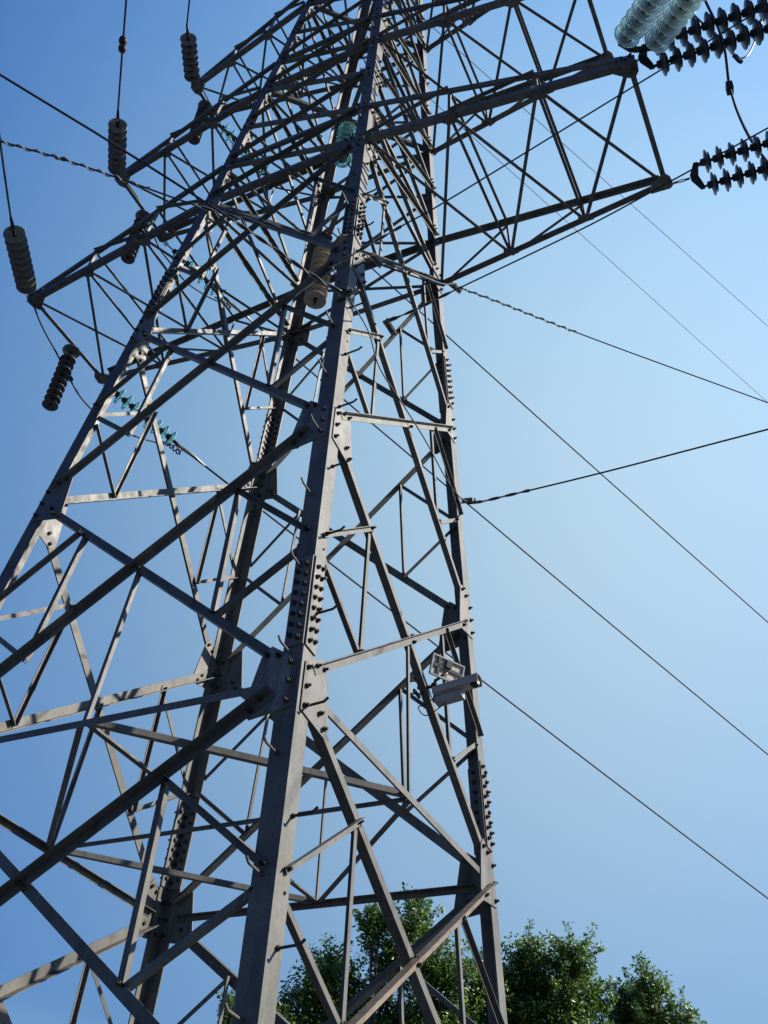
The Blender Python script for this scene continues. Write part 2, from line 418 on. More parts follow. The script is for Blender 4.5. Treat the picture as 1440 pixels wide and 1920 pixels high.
# horizontals and plan bracing at panel point 1, hangers from the crossings above
mids = []
for (a, b, n) in FACES:
    _, _, _, nn = faceframe(a, n, L1)
    pa, pb = cor(a, L1-.03), cor(b, L1-.03); p, q = trim(pa, pb, .2, .2)
    brace('horizontal_brace', p, q, nn, .062, tower, 1, -1, -.001)
    w0, w1 = hw(L1), hw(L2); X = cor(a, L2).lerp(cor(b, L1), w1/(w0+w1)); mm = pa.lerp(pb, .5); mids.append(mm)
    brace('hanger', X, mm, nn, .036, tower, 1, -1, -.014)
for i in range(4):
    p, q = trim(mids[i], mids[(i+1) % 4], .06, .06); brace('plan_brace', p, q, V((0, 0, -1)), .050, tower, 1, -1, 0)
p, q = trim(mids[0], mids[2], .06, .06); brace('plan_brace', p, q, V((0, 0, -1)), .042, tower, 1, -1, .012)
p, q = trim(mids[1], mids[3], .06, .06); brace('plan_brace', p, q, V((0, 0, -1)), .050, tower, -1, -1, -.012)
# upper body: short crossed panels
for pi_, (z0, z1) in enumerate(zip(UP, UP[1:])):
    A = .056 if pi_ < 4 else .050
    for (a, b, n) in FACES:
        _, _, _, nn = faceframe(a, n, (z0+z1)/2)
        p, q = trim(cor(a, z0), cor(b, z1), .15, .15); brace('body_brace', p, q, nn, A, tower, 1, 1, TP)
        p, q = trim(cor(a, z1), cor(b, z0), .15, .15); brace('body_brace', p, q, nn, A, tower, -1, -1, 0)
for z in UP[:-1]:
    if z in (UP[2], UP[5]): continue
    big = z in (ZC, ZD, ZE)
    for (a, b, n) in FACES:
        _, _, _, nn = faceframe(a, n, z)
        armdir = abs(n.y) > .5
        p, q = trim(cor(a, z), cor(b, z), .02 if armdir else .17, .02 if armdir else .17)
        brace('horizontal_brace', p, q, nn, .084 if armdir else .058, tower, -1 if armdir and big else 1, -1, .012 if armdir else 0)
    if big:
        for k, (a, b) in enumerate((('N', 'F'), ('L', 'R'))):
            p, q = trim(cor(a, z), cor(b, z), .16, .16); brace('plan_brace', p, q, V((0, 0, -1)), .075, tower, 1, -1, -.012*k)
# plates
for k in SGN:
    for (a, b, n) in FACES:
        if k not in (a, b): continue
        o = b if k == a else a
        for i, z in enumerate((L0, L1, L2, L3, ZC)):
            below = (ZB, L0, L1, L2, L3)[i]; above = (L1, L2, L3, ZC, UP[1])[i]
            dirs = [dir2(k, n, z, cor(o, below)), dir2(k, n, z, cor(o, above))]
            rc = [.46, .40] if i < 3 else [.40, .34]
            gusset(k, n, z, dirs, rc, -.26, .14, (.1, .1, .09, .08, .08)[i])
        for i, z in enumerate(UP[1:-1]):
            dirs = [dir2(k, n, z, cor(o, UP[i])), dir2(k, n, z, cor(o, UP[i+2]))]
            gusset(k, n, z, dirs, [.27, .27], -.13, .11, .07)

# ------------------------------------------------------------------ cross arms
STA = (.334, .667)
def cross_arm(sx, zb, ax, ay):
    arm = bpy.data.objects.new('cross_arm', None); COL.objects.link(arm); arm.parent = tower
    zt = zb + DEP; ztip = zb + .07
    w0, w1 = hw(zb), hw(zt)
    nodes = {}
    for sy in (-1, 1):
        rb, tb = V((sx*w0, sy*w0, zb)), V((sx*ax, sy*ay, zb))
        rt, tt = V((sx*w1, sy*w1, zt)), V((sx*ax, sy*ay, ztip))
        B = [M(rb)] + [M(rb.lerp(tb, s)) for s in STA] + [M(tb)]
        T = [M(rt)] + [M(rt.lerp(tt, s)) for s in STA] + [M(tt)]
        nodes[sy] = (B, T); nn = V((0, sy, 0))
        q = B[3] + (B[3]-B[0]).normalized()*.05
        brace('bottom_chord', B[0], q, nn, .088, arm, -1, -1, .012, STEEL2, .009)
        brace('top_chord', T[0], T[3].lerp(T[2], .05), nn, .078, arm, 1, -1, .012, STEEL2, .009)
        for i in (1, 2):
            brace('post', B[i], T[i], nn, .038, arm, 1, -1, .0)
            brace('side_lacing', B[i-1], T[i], nn, .040, arm, 1, 1, .024)
        bm = bmesh.new()
        d = V((sx, 0, 0)); up = V((0, 0, 1)); c = B[3]
        pl = [c + d*x + up*y for x, y in ((-.20, -.04), (.04, -.05), (.08, -.02), (.08, .05), (.01, .10), (-.18, .11))]
        prism_bm(bm, pl, nn, .024, .036); 
        pl = [c + d*x + V((0, y, 0)) for x, y in ((-.20, .04*sy), (.05, .055*sy), (.10, .01*sy), (.085, -.12*sy), (.02, -.20*sy), (-.07, -.15*sy), (-.20, -.05*sy))]
        prism_bm(bm, pl, V((0, 0, -1)), .046, .058)
        for x, y in ((-.14, .03), (-.08, .05), (-.03, .0), (.03, .04)): bolt_bm(bm, c + d*x + up*y, nn, .037, .065)
        for x, y in ((.03, -.09), (-.02, -.13), (-.12, -.025), (.04, -.02)): bolt_bm(bm, c + d*x + V((0, y*sy, 0)), V((0, 0, -1)), .0585, .088)
        fix(bm); link('tip_plate', bm, PLATE, arm)
    dn = V((0, 0, -1)); Bn, Bf = nodes[-1][0], nodes[1][0]
    for i in range(3):
        p, q = trim(Bn[i], Bf[i+1], .06, .06); brace('bottom_lacing', p, q, dn, .042, arm, -1, -1, .022)
        p, q = trim(Bf[i], Bn[i+1], .06, .06); brace('bottom_lacing', p, q, dn, .042, arm, -1, -1, .034)
    for i in (1, 2):
        brace('bottom_strut', Bn[i], Bf[i], dn, .040, arm, -1, -1, .03)
        brace('top_strut', nodes[-1][1][i], nodes[1][1][i], dn, .040, arm, -1, -1, .0)
    brace('end_bar', Bn[3], Bf[3], dn, .065, arm, -1, -1, .036, STEEL2, .008)
    for i in (1, 2):
        for sy in (-1, 1):
            bm = bmesh.new(); c = nodes[sy][0][i]; d = V((1, 0, 0))
            pl = [c + d*x*.12 + V((0, -sy*y, 0)) for x, y in ((-1, .0), (1, .0), (.55, .12), (-.55, .12))]
            prism_bm(bm, pl, dn, .046, .055)
            for x in (-.09, .0, .09): bolt_bm(bm, c + d*x + V((0, -sy*.05, 0)), dn, .056, .08)
            fix(bm); link('lacing_plate', bm, PLATE, arm)
    return nodes
ARMS = {}
for sx in (1, -1):
    ARMS[sx, 1] = cross_arm(sx, ZC, 2.7546, .5306)
    ARMS[sx, 2] = cross_arm(sx, ZD, 2.4771, .4028)
    ARMS[sx, 3] = cross_arm(sx, ZE, 2.1364, .2111)
def tip(sx, lvl, sy):
    z, ax, ay = {1: (ZC, 2.7546, .5306), 2: (ZD, 2.4771, .4028), 3: (ZE, 2.1364, .2111)}[lvl]
    return M((sx*ax, sy*ay, z))
# cable brackets clamped to the tower
def bracket(c, d, w=.05, l=.26):
    bm = bmesh.new(); d = d.normalized(); x = d.orthogonal().normalized(); y = d.cross(x)
    box_bm(bm, c, d, x, y, l, w*1.5, .012); box_bm(bm, c + y*(.006+w*.5), d, x, y, l*.5, .012, w)
    for s in (-.35, -.15, .15, .35): bolt_bm(bm, c + d*l*s, y, .007, .05, .013)
    fix(bm); return link('cable_bracket', bm, PLATE, tower)
for c, d in (((.80, -.93, 1.78), (1, -.6, 0)), ((.93, -.92, 1.17), (1, 0, .2)), ((.93, -.36, 1.50), (0, 1, .1)), ((.96, .97, 1.03), (1, .2, 0)), ((.62, -.96, 1.35), (.6, 0, .4)), ((.90, -.60, 1.97), (0, 1, .4)), ((.86, .80, 3.42), (.3, 1, .2))):
    bracket(M(c), V(d))
for k in SGN:                               # concrete footing under each leg, poured round the steel
    c = cor(k, ZB); bm = bmesh.new()
    lo = [c + V((x*.5, y*.5, -.2)) for x, y in ((-1, -1), (1, -1), (1, 1), (-1, 1))]; hi = [c + V((x*.38, y*.38, .35)) for x, y in ((-1, -1), (1, -1), (1, 1), (-1, 1))]
    a = [bm.verts.new(p) for p in lo]; b = [bm.verts.new(p) for p in hi]
    for i in range(4): bm.faces.new((a[i], a[(i+1) % 4], b[(i+1) % 4], b[i]))
    bm.faces.new(b); fix(bm); link('footing', bm, CONC, tower)

# ------------------------------------------------------------------ insulator strings
DISC = [(0, .030), (.004, .046), (.045, .050), (.055, .056), (.062, .085), (.074, .125), (.086, .146), (.100, .152), (.106, .146), (.098, .125), (.090, .118), (.104, .108), (.106, .100), (.088, .088), (.084, .075), (.100, .066), (.100, .056), (.082, .046), (.080, .018)]
SHED = DISC[4:]
TWIN = [(.0, .026), (.004, .036), (.040, .038), (.046, .046), (.060, .085), (.070, .148), (.0735, .149), (.073, .085), (.070, .044), (.094, .040), (.100, .070), (.106, .112), (.109, .113), (.108, .040), (.118, .026), (.12, .02)]

def string(name, label, p0, d, n, glassm, sp, lead=.12, group=None, cat='insulator', scale=1.0, flip=False, root=None, clamp=True, capm=None, shed=None):
    """discs threaded along d from p0; every disc a part with its iron cap"""
    d = d.normalized()
    t = root or thing(name, label, cat, p0, group)
    L = lead + n*sp
    bm = bmesh.new(); tube_bm(bm, [p0, p0 + d*(L + .06)], .013, 8)
    sh = d.orthogonal().normalized()
    tube_bm(bm, [p0 + sh*.03, p0 + d*.07 + sh*.03], .010, 6); tube_bm(bm, [p0 - sh*.03, p0 + d*.07 - sh*.03], .010, 6)
    fix(bm); attach(link('link_rod', bm, CAPM, None, True), t)
    for i in range(n):
        o = p0 + d*(lead + i*sp)
        bm = bmesh.new()
        prof = [(a*scale, b*scale) for a, b in (shed or SHED)]
        lathe_bm(bm, prof, o, d, 24); fix(bm)
        dsk = attach(link('disc', bm, glassm, None, True), t)
        bm = bmesh.new(); lathe_bm(bm, [(a*scale, b*scale) for a, b in DISC[:5]], o, d, 12)
        lathe_bm(bm, [(.081*scale, .024), (sp*.99, .020)], o, d, 8); fix(bm)
        c = link('cap', bm, capm or CAPM, None, True); c.parent = dsk; c.matrix_parent_inverse = dsk.matrix_parent_inverse.copy()
        c.matrix_parent_inverse = Matrix.Translation(t.location).inverted() @ Matrix.Identity(4); c.matrix_parent_inverse = Matrix.Identity(4)
    e = p0 + d*(L + .05)
    if clamp:
        bm = bmesh.new(); tube_bm(bm, [e - d*.05, e + d*.05, e + d*.24], [.03, .028, .02], 8); tube_bm(bm, [e + d*.02, e + d*.10 - V((0, 0, .11))], .016, 6); fix(bm)
        attach(link('dead_end_clamp', bm, CAPM, None, True), t)
    return t, p0 + d*(L + .28)
def azsl(az, sl): az, sl = radians(az), radians(sl); return V((cos(az)*cos(sl), sin(az)*cos(sl), sin(sl)))
NEAR = azsl(-54.1, -17.4); FAR = azsl(70.3, -8.6); FARC = azsl(65.2, -11.8)
where = {1: 'lower', 2: 'middle', 3: 'top'}
def sagline(p, d, L, sag, n=24):
    h = V((0, 0, 1)); return [p + d*(L*i/n) + h*sag*((i/n)**2) for i in range(n+1)]
ENDN, ENDF = {}, {}
JUMP = {1: [(-2.80, -.548, 3.532), (-2.80, -.435, 3.416), (-2.80, -.268, 3.315), (-2.80, -.054, 3.233), (-2.80, .170, 3.134), (-2.80, .359, 3.068), (-2.80, .560, 3.061), (-2.80, .823, 3.101), (-2.75, 1.169, 3.240), (-2.66, 1.463, 3.380), (-2.58, 1.60, 3.45)],
        2: [(-2.50, -.407, 5.610), (-2.50, -.266, 5.588), (-2.50, -.110, 5.583), (-2.50, .033, 5.516), (-2.50, .217, 5.423), (-2.50, .421, 5.334), (-2.50, .594, 5.336), (-2.50, .861, 5.354), (-2.46, 1.056, 5.382), (-2.38, 1.303, 5.45), (-2.27, 1.44, 5.49)],
        3: [(-2.15, -.412, 7.977), (-2.15, -.314, 7.830), (-2.15, -.126, 7.720), (-2.15, .030, 7.676), (-2.15, .166, 7.659), (-2.15, .428, 7.598), (-2.13, .737, 7.602), (-2.05, 1.013, 7.60), (-1.96, 1.239, 7.60)]}
cut = {1: .0, 2: .0, 3: .0}
neardir = {1: azsl(-53, -16), 2: azsl(-48.5, -17), 3: azsl(-57.5, -18)}
for lv in (1, 2, 3):
    p = tip(-1, lv, -1) + V((-.02, -.05, -.05))
    n = {1: 9, 2: 8, 3: 7}[lv]
    t, e = string('insulator_string', 'grey brown insulator string slanting up from the near tip of the %s left arm' % where[lv], p, neardir[lv], n, PORC2, .148, .2 if lv == 1 else .1, 'strings on the left arm tips')
    ENDN[lv] = e
    p = tip(-1, lv, 1) + V((-.02, .06, -.05))
    t, e = string('glass_insulator_string', 'blue green glass insulator string at the far corner of the %s left arm' % where[lv], p, FAR, 8, GLASS, .155, {1: .22, 2: .2, 3: .16}[lv], 'glass strings on the far side')
    ENDF[lv] = e
    # hanging string that holds the jumper loop
    a, b = tip(-1, lv, -1), tip(-1, lv, 1); q = a.lerp(b, .56) + V((0, 0, -.10))
    t, e = string('hanging_insulator_string', 'dark disc insulator string hanging down under the end bar of the %s left arm' % where[lv], q, V((0.02, 0, -1)), 9, PORC, .128, .20, 'hanging jumper strings on the left', clamp=False, scale=.80)
    bm = bmesh.new(); lathe_bm(bm, [(.05, .02), (.052, .135), (.075, .14), (.09, .05), (.10, .03)], q, V((0.02, 0, -1)), 24); fix(bm); attach(link('rain_shed', bm, PORC, None, True), t)
    loop = [M(p) for p in JUMP[lv]]
    jl = tube('jumper_wire', smooth_path(loop, 8), .014, WIRE); tag(jl, 'slack black jumper loop under the %s left arm past its hanging string' % where[lv], 'wire', 'jumper loops on the left')
    bm = bmesh.new(); c = loop[4]; box_bm(bm, c, V((.5, .5, -.7)).normalized(), V((.7, -.7, 0)), V((.5, .5, .7)).normalized(), .2, .05, .06); fix(bm); link('jumper_clamp', bm, CAPM, jl)
# near side conductors, falling steeply toward a lower structure behind the camera
for lv, d in ((1, azsl(-45.5, -25)), (2, azsl(-44.4, -25)), (3, azsl(-46.5, -25))):
    c = tube('conductor', sagline(ENDN[lv], d, 14, 1.2), .015, WIRE)
    tag(c, 'black conductor leaving the %s left arm string upward out of the frame' % where[lv], 'wire', 'conductors on the near side')
    if lv == 2:
        for s in (1.62, 1.80):
            bm = bmesh.new(); q = ENDN[lv] + d*s*.95; x = d.orthogonal().normalized()
            lathe_bm(bm, [(-.055, .02), (-.05, .05), (0, .06), (.05, .05), (.055, .02)], q, d, 12); fix(bm); link('damper', bm, RED, c, True)
for lv in (1, 2, 3):
    d = {1: azsl(65.0, -11.6), 2: azsl(65.3, -11.3), 3: azsl(65.2, -11.0)}[lv]
    c = tube('conductor', sagline(ENDF[lv], d, 60, 2.2, 40), .0165, WIRE)
    tag(c, 'black conductor running from the %s left arm behind the body to the lower right edge' % where[lv], 'wire', 'conductors on the far side')
    q = ENDF[lv] - d*.1
    bm = bmesh.new()
    tube_bm(bm, [q + d*.0, q + d*.28 + V((0, 0, .02)), q + d*.5], [.034, .028, .02], 8); fix(bm); link('armour_rod', bm, ROD, c, True)
    bm = bmesh.new(); hel = []
    for i in range(61):
        a = i/60*2*pi*5; hel.append(q + FAR*(.02 - .36*i/60) + V((0, 0, -.12)) + V((-.93, .36, 0))*.045*cos(a) + V((0, 0, 1))*.045*sin(a))
    tube_bm(bm, hel, .012, 6); fix(bm); link('spiral_tail', bm, WIRE, c, True)
# strings hanging inside the body
string('hanging_insulator_string', 'brown grey insulator string hanging inside the body, round bottom disc seen from below', M((0, 0, ZC-.04)), V((0, 0, -1)), 8, PORC3, .146, .06, 'strings hanging inside the body', clamp=False)
string('glass_insulator_string', 'green glass insulator string hanging inside the body above the brown one', M((.0, 0, ZD-.03)), V((0, 0, -1)), 7, GLASS, .146, .10, 'strings hanging inside the body', clamp=False)
# double strings on the lower right arm
def double_string(name, label, p, d, n, gm, side, sp, link_len, half=.19, group=None, gap=.0, far_yoke=True, capm=None, shed=None, scale=1.0):
    d = d.normalized(); s = (side - d*side.dot(d)).normalized(); up = d.cross(s).normalized()
    t = thing(name, label, 'insulator', p, group)
    bm = bmesh.new()
    k = 0; q = p.copy()                    # chain links
    while k < max(1, int(link_len/.07)):
        c = q + d*(.035+.07*k); ax = s if k % 2 else up
        tube_bm(bm, [c - d*.035 + ax*.014, c + d*.035 + ax*.014], .008, 6); tube_bm(bm, [c - d*.035 - ax*.014, c + d*.035 - ax*.014], .008, 6); k += 1
    fix(bm); attach(link('chain_link', bm, CAPM, None, True), t)
    y0 = p + d*link_len
    def yoke(c, sg):
        bm = bmesh.new(); pl = [c + d*sg*x + s*y for x, y in ((0, -.04), (0, .04), (.085, half+.03), (.135, half+.03), (.135, half-.03), (.10, 0), (.135, -half+.03), (.135, -half-.03), (.085, -half-.03))]
        prism_bm(bm, pl, up, -.009, .009)
        for y in (-half, 0, half): bolt_bm(bm, c + d*sg*(.105 if y else .045) + s*y, up, .0095, .035)
        fix(bm); attach(link('yoke_plate', bm, CAPM), t)
    yoke(y0, 1)
    L = 0
    for sg in (-1, 1):
        _, e = string('', '', y0 + d*.11 + s*half*sg, d, n, gm, sp, .06, root=t, clamp=False, capm=capm, shed=shed, scale=scale)
        L = .11 + .06 + n*sp + .06
    if far_yoke:
        yoke(y0 + d*(L + .20), -1)
    bm = bmesh.new(); e = y0 + d*(L+.2); tube_bm(bm, [e, e + d*.25, e + d*.6], [.03, .03, .018], 8); fix(bm); attach(link('dead_end_clamp', bm, CAPM, None, True), t)
    return t, e + d*.6
PX = V((.96, .14, .13)).normalized()
sidev = V((.15, -.55, .82))
e1 = double_string('double_insulator_string', 'twin dark disc insulator strings with triangular yoke on the lower right arm outermost tip', tip(1, 1, 1) + V((.1, 0, -.05)), PX, 10, PORC, V((.05, -.45, .9)), .158, .22, .17, 'twin dark strings on the right arm', shed=TWIN, scale=1.02)
e2 = double_string('double_insulator_string', 'twin dark disc insulator strings behind the pale glass pair at the top right', tip(1, 1, -1) + V((.1, 0, -.04)), V((.94, .16, .20)), 9, PORC, V((.05, -.45, .9)), .158, .02, .15, 'twin dark strings on the right arm', shed=TWIN, scale=1.02)
e3 = double_string('double_glass_insulator_string', 'twin pale green glass insulator strings cut by the top right picture edge', tip(1, 1, -1) + V((.02, -.06, .02)), V((.575, -.650, -.49)), 10, GLASS2, V((.95, .55, .1)), .150, .08, .185, None, scale=1.04)
# wires beyond the twin strings
for (t, e), lab in ((e1, 'lower'), (e2, 'upper')):
    tag(tube('conductor', sagline(e, V((.96, .14, .1)), 25, .6), .015, WIRE), 'conductor leaving the end of the %s twin dark strings on the right' % lab, 'wire', 'conductors on the right')
tag(tube('conductor', sagline(e3[1], V((.56, -.63, -.53)), 9, .5), .015, WIRE), 'conductor leaving the twin pale glass strings toward the camera', 'wire', None)
JR = [(3.419, .721, 6.589), (3.465, .737, 5.729), (3.405, .716, 4.831)]
JR2 = [(3.405, .716, 4.831), (3.414, .719, 4.373), (3.452, .733, 3.942), (3.519, .757, 3.613), (3.618, .793, 3.125)]
j = tube('jumper_wire', smooth_path([M(p) for p in JR], 8), .023, WIRE); tag(j, 'dropping jumper wire at the right that splits in two below a clamp', 'wire')
for o in (-.028, .028):
    link_ = tube('twin_strand', smooth_path([M(p) + V((.5*o*(i/2), o*(1+.25*i), 0)) for i, p in enumerate(JR2)], 8), .017, WIRE, j)
bm = bmesh.new(); box_bm(bm, M(JR2[0]), V((1, .2, 0)).normalized(), V((-.2, 1, 0)).normalized(), V((0, 0, 1)), .09, .13, .17); fix(bm); link('jumper_clamp', bm, CAPM, j)

RA = [(3.245, .457, 6.415), (3.250, .459, 5.995), (3.402, .515, 5.440), (3.526, .560, 4.958)]
RB = [(3.526, .560, 4.958), (3.599, .586, 5.007), (3.669, .612, 5.176), (3.741, .638, 5.411), (3.842, .674, 5.737), (3.932, .707, 5.955)]
j = tube('jumper_wire', smooth_path([M(p) for p in RA], 8), .015, WIRE); tag(j, 'stiff jumper rod at the upper right with a curved tail and spiral grip', 'wire')
PB = smooth_path([M(p) for p in RB], 10); tube('tail', PB, .013, ROD, j)
bm = bmesh.new(); d = (M(RA[3])-M(RA[2])).normalized(); box_bm(bm, M(RA[3]) - d*.02, d, d.orthogonal().normalized(), d.cross(d.orthogonal()).normalized(), .22, .06, .05); fix(bm); link('jumper_clamp', bm, CAPM, j)
bm = bmesh.new(); hel = []
for i in range(73):
    f = 26 + i/72*18; k = int(f); p = PB[k].lerp(PB[k+1], f-k); d = (PB[k+1]-PB[k]).normalized(); x = d.orthogonal().normalized(); y = d.cross(x); a = i/72*2*pi*6
    hel.append(p + (x*cos(a) + y*sin(a))*.032)
tube_bm(bm, hel, .012, 6); fix(bm); link('spiral_grip', bm, WIRE, j, True)

# ------------------------------------------------------------------ fibre and messenger cables
CAB_A = [(0.943, -0.930, 1.173), (0.832, -1.100, 1.150), (0.509, -1.598, 1.262), (0.057, -2.294, 1.365), (-0.290, -2.828, 1.421), (-2.460, -6.170, 1.767)]
CAB_B = [(0.766, -0.981, 1.782), (0.610, -1.127, 1.761), (0.206, -1.504, 1.691), (-0.235, -1.915, 1.722), (-0.517, -2.178, 1.740), (-0.775, -2.419, 1.723), (-3.697, -5.144, 1.532)]
CAB_C = [(0.842, -0.621, 2.009), (0.969, -0.306, 2.204), (1.06, 0.10, 2.50), (.98, .55, 3.1), (.86, 0.86, 3.50), (1.085, 1.069, 3.469), (1.456, 1.415, 3.407), (1.832, 1.766, 3.353), (2.213, 2.121, 3.306), (3.072, 2.922, 3.209), (5.988, 5.641, 2.883)]
CAB_D = [(0.904, -0.395, 1.534), (1.143, -0.420, 1.525), (1.382, -0.445, 1.546), (2.311, -0.543, 1.602), (2.860, -0.601, 1.684), (3.472, -0.665, 1.785), (7.398, -1.078, 2.432)]
CAB_E = [(0.735, -0.976, 1.384), (0.880, -0.981, 1.469), (1.323, -0.996, 1.602), (1.613, -1.006, 1.678), (2.856, -1.050, 2.109), (3.640, -1.077, 2.371), (7.432, -1.210, 3.638)]
CAB_F = [(0.962, 1.001, 1.051), (1.064, 1.006, 1.039), (1.185, 1.012, 1.042), (1.941, 1.052, 1.071), (3.055, 1.110, 1.143), (7.042, 1.319, 1.402)]
LEAD = [(0.955, -0.960, 1.10), (0.974, -0.708, 1.054), (0.986, -0.535, 0.885), (0.984, -0.152, 0.905), (0.984, 0.191, 0.909), (0.987, 0.508, 0.868), (0.985, 0.752, 0.902), (0.962, 1.001, 1.051)]
def cable(pts, label, r, rod=0.0, spiral=None, m=CABLE):
    P = smooth_path([M(p) for p in pts], 10)
    o = tube('fibre_cable', P, r, m); tag(o, label, 'cable', 'cables tied to the tower')
    ln = [0]
    for a, b in zip(P, P[1:]): ln.append(ln[-1] + (b-a).length)
    def at(s):
        for i in range(len(P)-1):
            if ln[i+1] >= s: return P[i].lerp(P[i+1], (s-ln[i])/max(1e-6, ln[i+1]-ln[i])), (P[i+1]-P[i]).normalized()
        return P[-1], (P[-1]-P[-2]).normalized()
    if rod:
        bm = bmesh.new()
        for ph in (0, pi):
            q = []
            for i in range(81):
                s = .10 + (rod-.10)*i/80; p, d = at(s); x = d.orthogonal().normalized(); y = d.cross(x); a = ph + s/.42*2*pi; rr = r + .004
                q.append(p + (x*cos(a) + y*sin(a))*rr)
            tube_bm(bm, q, .0055, 6)
        fix(bm); link('preformed_grip', bm, ROD, o, True)
        bm = bmesh.new(); p, d = at(.0); p2, _ = at(.16); box_bm(bm, p.lerp(p2, .4), d, d.orthogonal().normalized(), d.cross(d.orthogonal()).normalized(), .16, .05, .035); fix(bm); link('shackle', bm, CAPM, o)
    if spiral:
        bm = bmesh.new(); q = []; n = int((spiral[1]-spiral[0])/.012)
        for i in range(n+1):
            s = spiral[0] + (spiral[1]-spiral[0])*i/n; p, d = at(s); x = d.orthogonal().normalized(); y = d.cross(x); a = s/.175*2*pi
            q.append(p + (x*cos(a) + y*sin(a))*.019)
        tube_bm(bm, q, .0065, 6); fix(bm); link('spiral_damper', bm, ROD, o, True)
    return o
cable(CAB_A, 'black cable from the near leg to the left edge above the spiral wrapped one', .012, 1.35)
cable(CAB_B, 'cable with a white spiral damper running to the left picture edge', .0095, 1.5, (1.95, 4.05))
cable(CAB_C, 'cable with a spiral damper falling from the far right leg to the right edge', .0095, 0, (3.55, 5.5))
cable(CAB_D, 'cable rising to the right just under the lower right arm', .0085, .9)
cable(CAB_E, 'cable crossing in front of the near leg and rising through the right arm lattice', .0085, 1.0)
cable(CAB_F, 'cable anchored low on the right leg and rising gently to the right edge', .010, .75)
cable(LEAD, 'slack black lead hanging across the right face between two cable anchors', .0075)
def span(a, b, sag, n=30):
    a, b = V(a), V(b); return [a.lerp(b, i/n) - V((0, 0, sag*4*(i/n)*(1-i/n))) for i in range(n+1)]
dw = V((.432, .902, 0)).normalized()
for p, lab in ((V((-.03, 2.59, 26)), 'thin distant wire, the upper of two faint lines on the right'), (V((-.18, 5.55, 26)), 'thin distant wire, the lower of two faint lines on the right')):
    dd = (V((5.44, 14.29, 26))-V((-.03, 2.59, 26))).normalized() if 'upper' in lab else (V((4.91, 17.3, 26))-V((-.18, 5.55, 26))).normalized()
    tag(tube('distant_wire', [p - dd*60, p, p + dd*30, p + dd*120], .0085, WIRE), lab, 'wire', 'faint distant wires')

# ------------------------------------------------------------------ monitoring camera with its solar panel
A0 = M((1.02, .20, -.985))
cu = thing('security_camera', 'white monitoring camera with small solar panel clamped to a brace of the right face', 'camera', A0)
R3 = V((.90, .43, .05)).normalized()
def addc(name, bm, m, smooth=False, parent=None):
    fix(bm); o = link(name, bm, m, None, smooth)
    if parent: o.parent = parent
    else: attach(o, cu)
    return o
X, Z = V((1, 0, 0)), V((0, 0, 1)); Y = V((0, 1, 0))
bm = bmesh.new()
tube_bm(bm, [A0, A0 + R3*.17 + Z*.02], .016, 8); tube_bm(bm, [A0 + R3*.16 + Z*.09, A0 + R3*.16 - Z*.14], .014, 8)
for dz in (-.06, .07): tube_bm(bm, [A0 - R3*.07 + Z*dz, A0 + R3*.07 + Z*dz], .007, 6); box_bm(bm, A0 + Z*dz, X, Y, Z, .02, .13, .03)
tube_bm(bm, [A0 + R3*.16 + Z*.02 - Y*.03, A0 + R3*.16 + Z*.02 + Y*.03], .03, 10)
addc('mounting_bracket', bm, BLACKP, True)
# panel: seen from behind
W1 = V((cos(radians(60)), sin(radians(60)), 0)); nP = V((cos(radians(150))*.97, sin(radians(150))*.97, .22)).normalized(); H1 = nP.cross(W1).normalized()
if H1.z < 0: H1 = -H1
pc = A0 + R3*.26 + Z*.195
pw, ph = .36, .20
bm = bmesh.new(); box_bm(bm, pc, W1, H1, nP, pw-.01, ph-.01, .006); pb = addc('solar_panel', bm, PANELB)
bm = bmesh.new()
for s in (-1, 1):
    box_bm(bm, pc + H1*s*(ph/2-.006) - nP*.006, W1, H1, nP, pw, .014, .024); box_bm(bm, pc + W1*s*(pw/2-.006) - nP*.006, W1, H1, nP, .014, ph-.029, .024)
fr = link('panel_frame', bm, ALU); fr.parent = pb
bm = bmesh.new(); box_bm(bm, pc + nP*.008, W1, H1, nP, pw-.03, ph-.03, .004); ce = link('solar_cells', bm, PANELF); ce.parent = pb
bm = bmesh.new()
box_bm(bm, pc - nP*.014 - H1*.0, W1, H1, nP, pw-.03, .03, .012); box_bm(bm, pc - nP*.022 + H1*.05, W1, H1, nP, .06, .07, .022); box_bm(bm, pc - nP*.014 - W1*.1, W1, H1, nP, .03, ph-.03, .012)
fix(bm); jb = link('rear_rails', bm, BLACKP); jb.parent = pb
for s in (-.14, .04, .14):
    bm = bmesh.new(); box_bm(bm, pc - nP*.0055 + W1*s - H1*.055, W1, H1, nP, .07, .05, .004); fix(bm); q = link('warning_label', bm, WHITE); q.parent = pb
bm = bmesh.new(); tube_bm(bm, [A0 + R3*.16 + Z*.08, pc - nP*.02 - H1*.03], .014, 8); addc('panel_arm', bm, BLACKP, True)
# bullet camera
cd = azsl(-1, 6); cs = V((-cd.y, cd.x, 0)).normalized(); cup = cd.cross(cs).normalized()
if cup.z < 0: cup = -cup
c0 = A0 + R3*.16 - Z*.055 + cd*.0
bm = bmesh.new(); prof = []
def ringrect(bm, c, w, h, n=16, pw=3.2):
    out = []
    for k in range(n):
        a = 2*pi*k/n; x, y = cos(a), sin(a); s = (abs(x)**pw + abs(y)**pw)**(-1/pw); out.append(bm.verts.new(c + cs*x*s*w/2 + cup*y*s*h/2))
    return out
rs = [ringrect(bm, c0 + cd*t, w, h) for t, w, h in ((0, .06, .06), (.008, .085, .085), (.33, .088, .088), (.355, .083, .083))]
for a, b in zip(rs, rs[1:]):
    for k in range(16): bm.faces.new((a[k], a[(k+1) % 16], b[(k+1) % 16], b[k]))
bm.faces.new(rs[0][::-1]); bm.faces.new(rs[-1]); hs = addc('camera_housing', bm, WHITE, True)
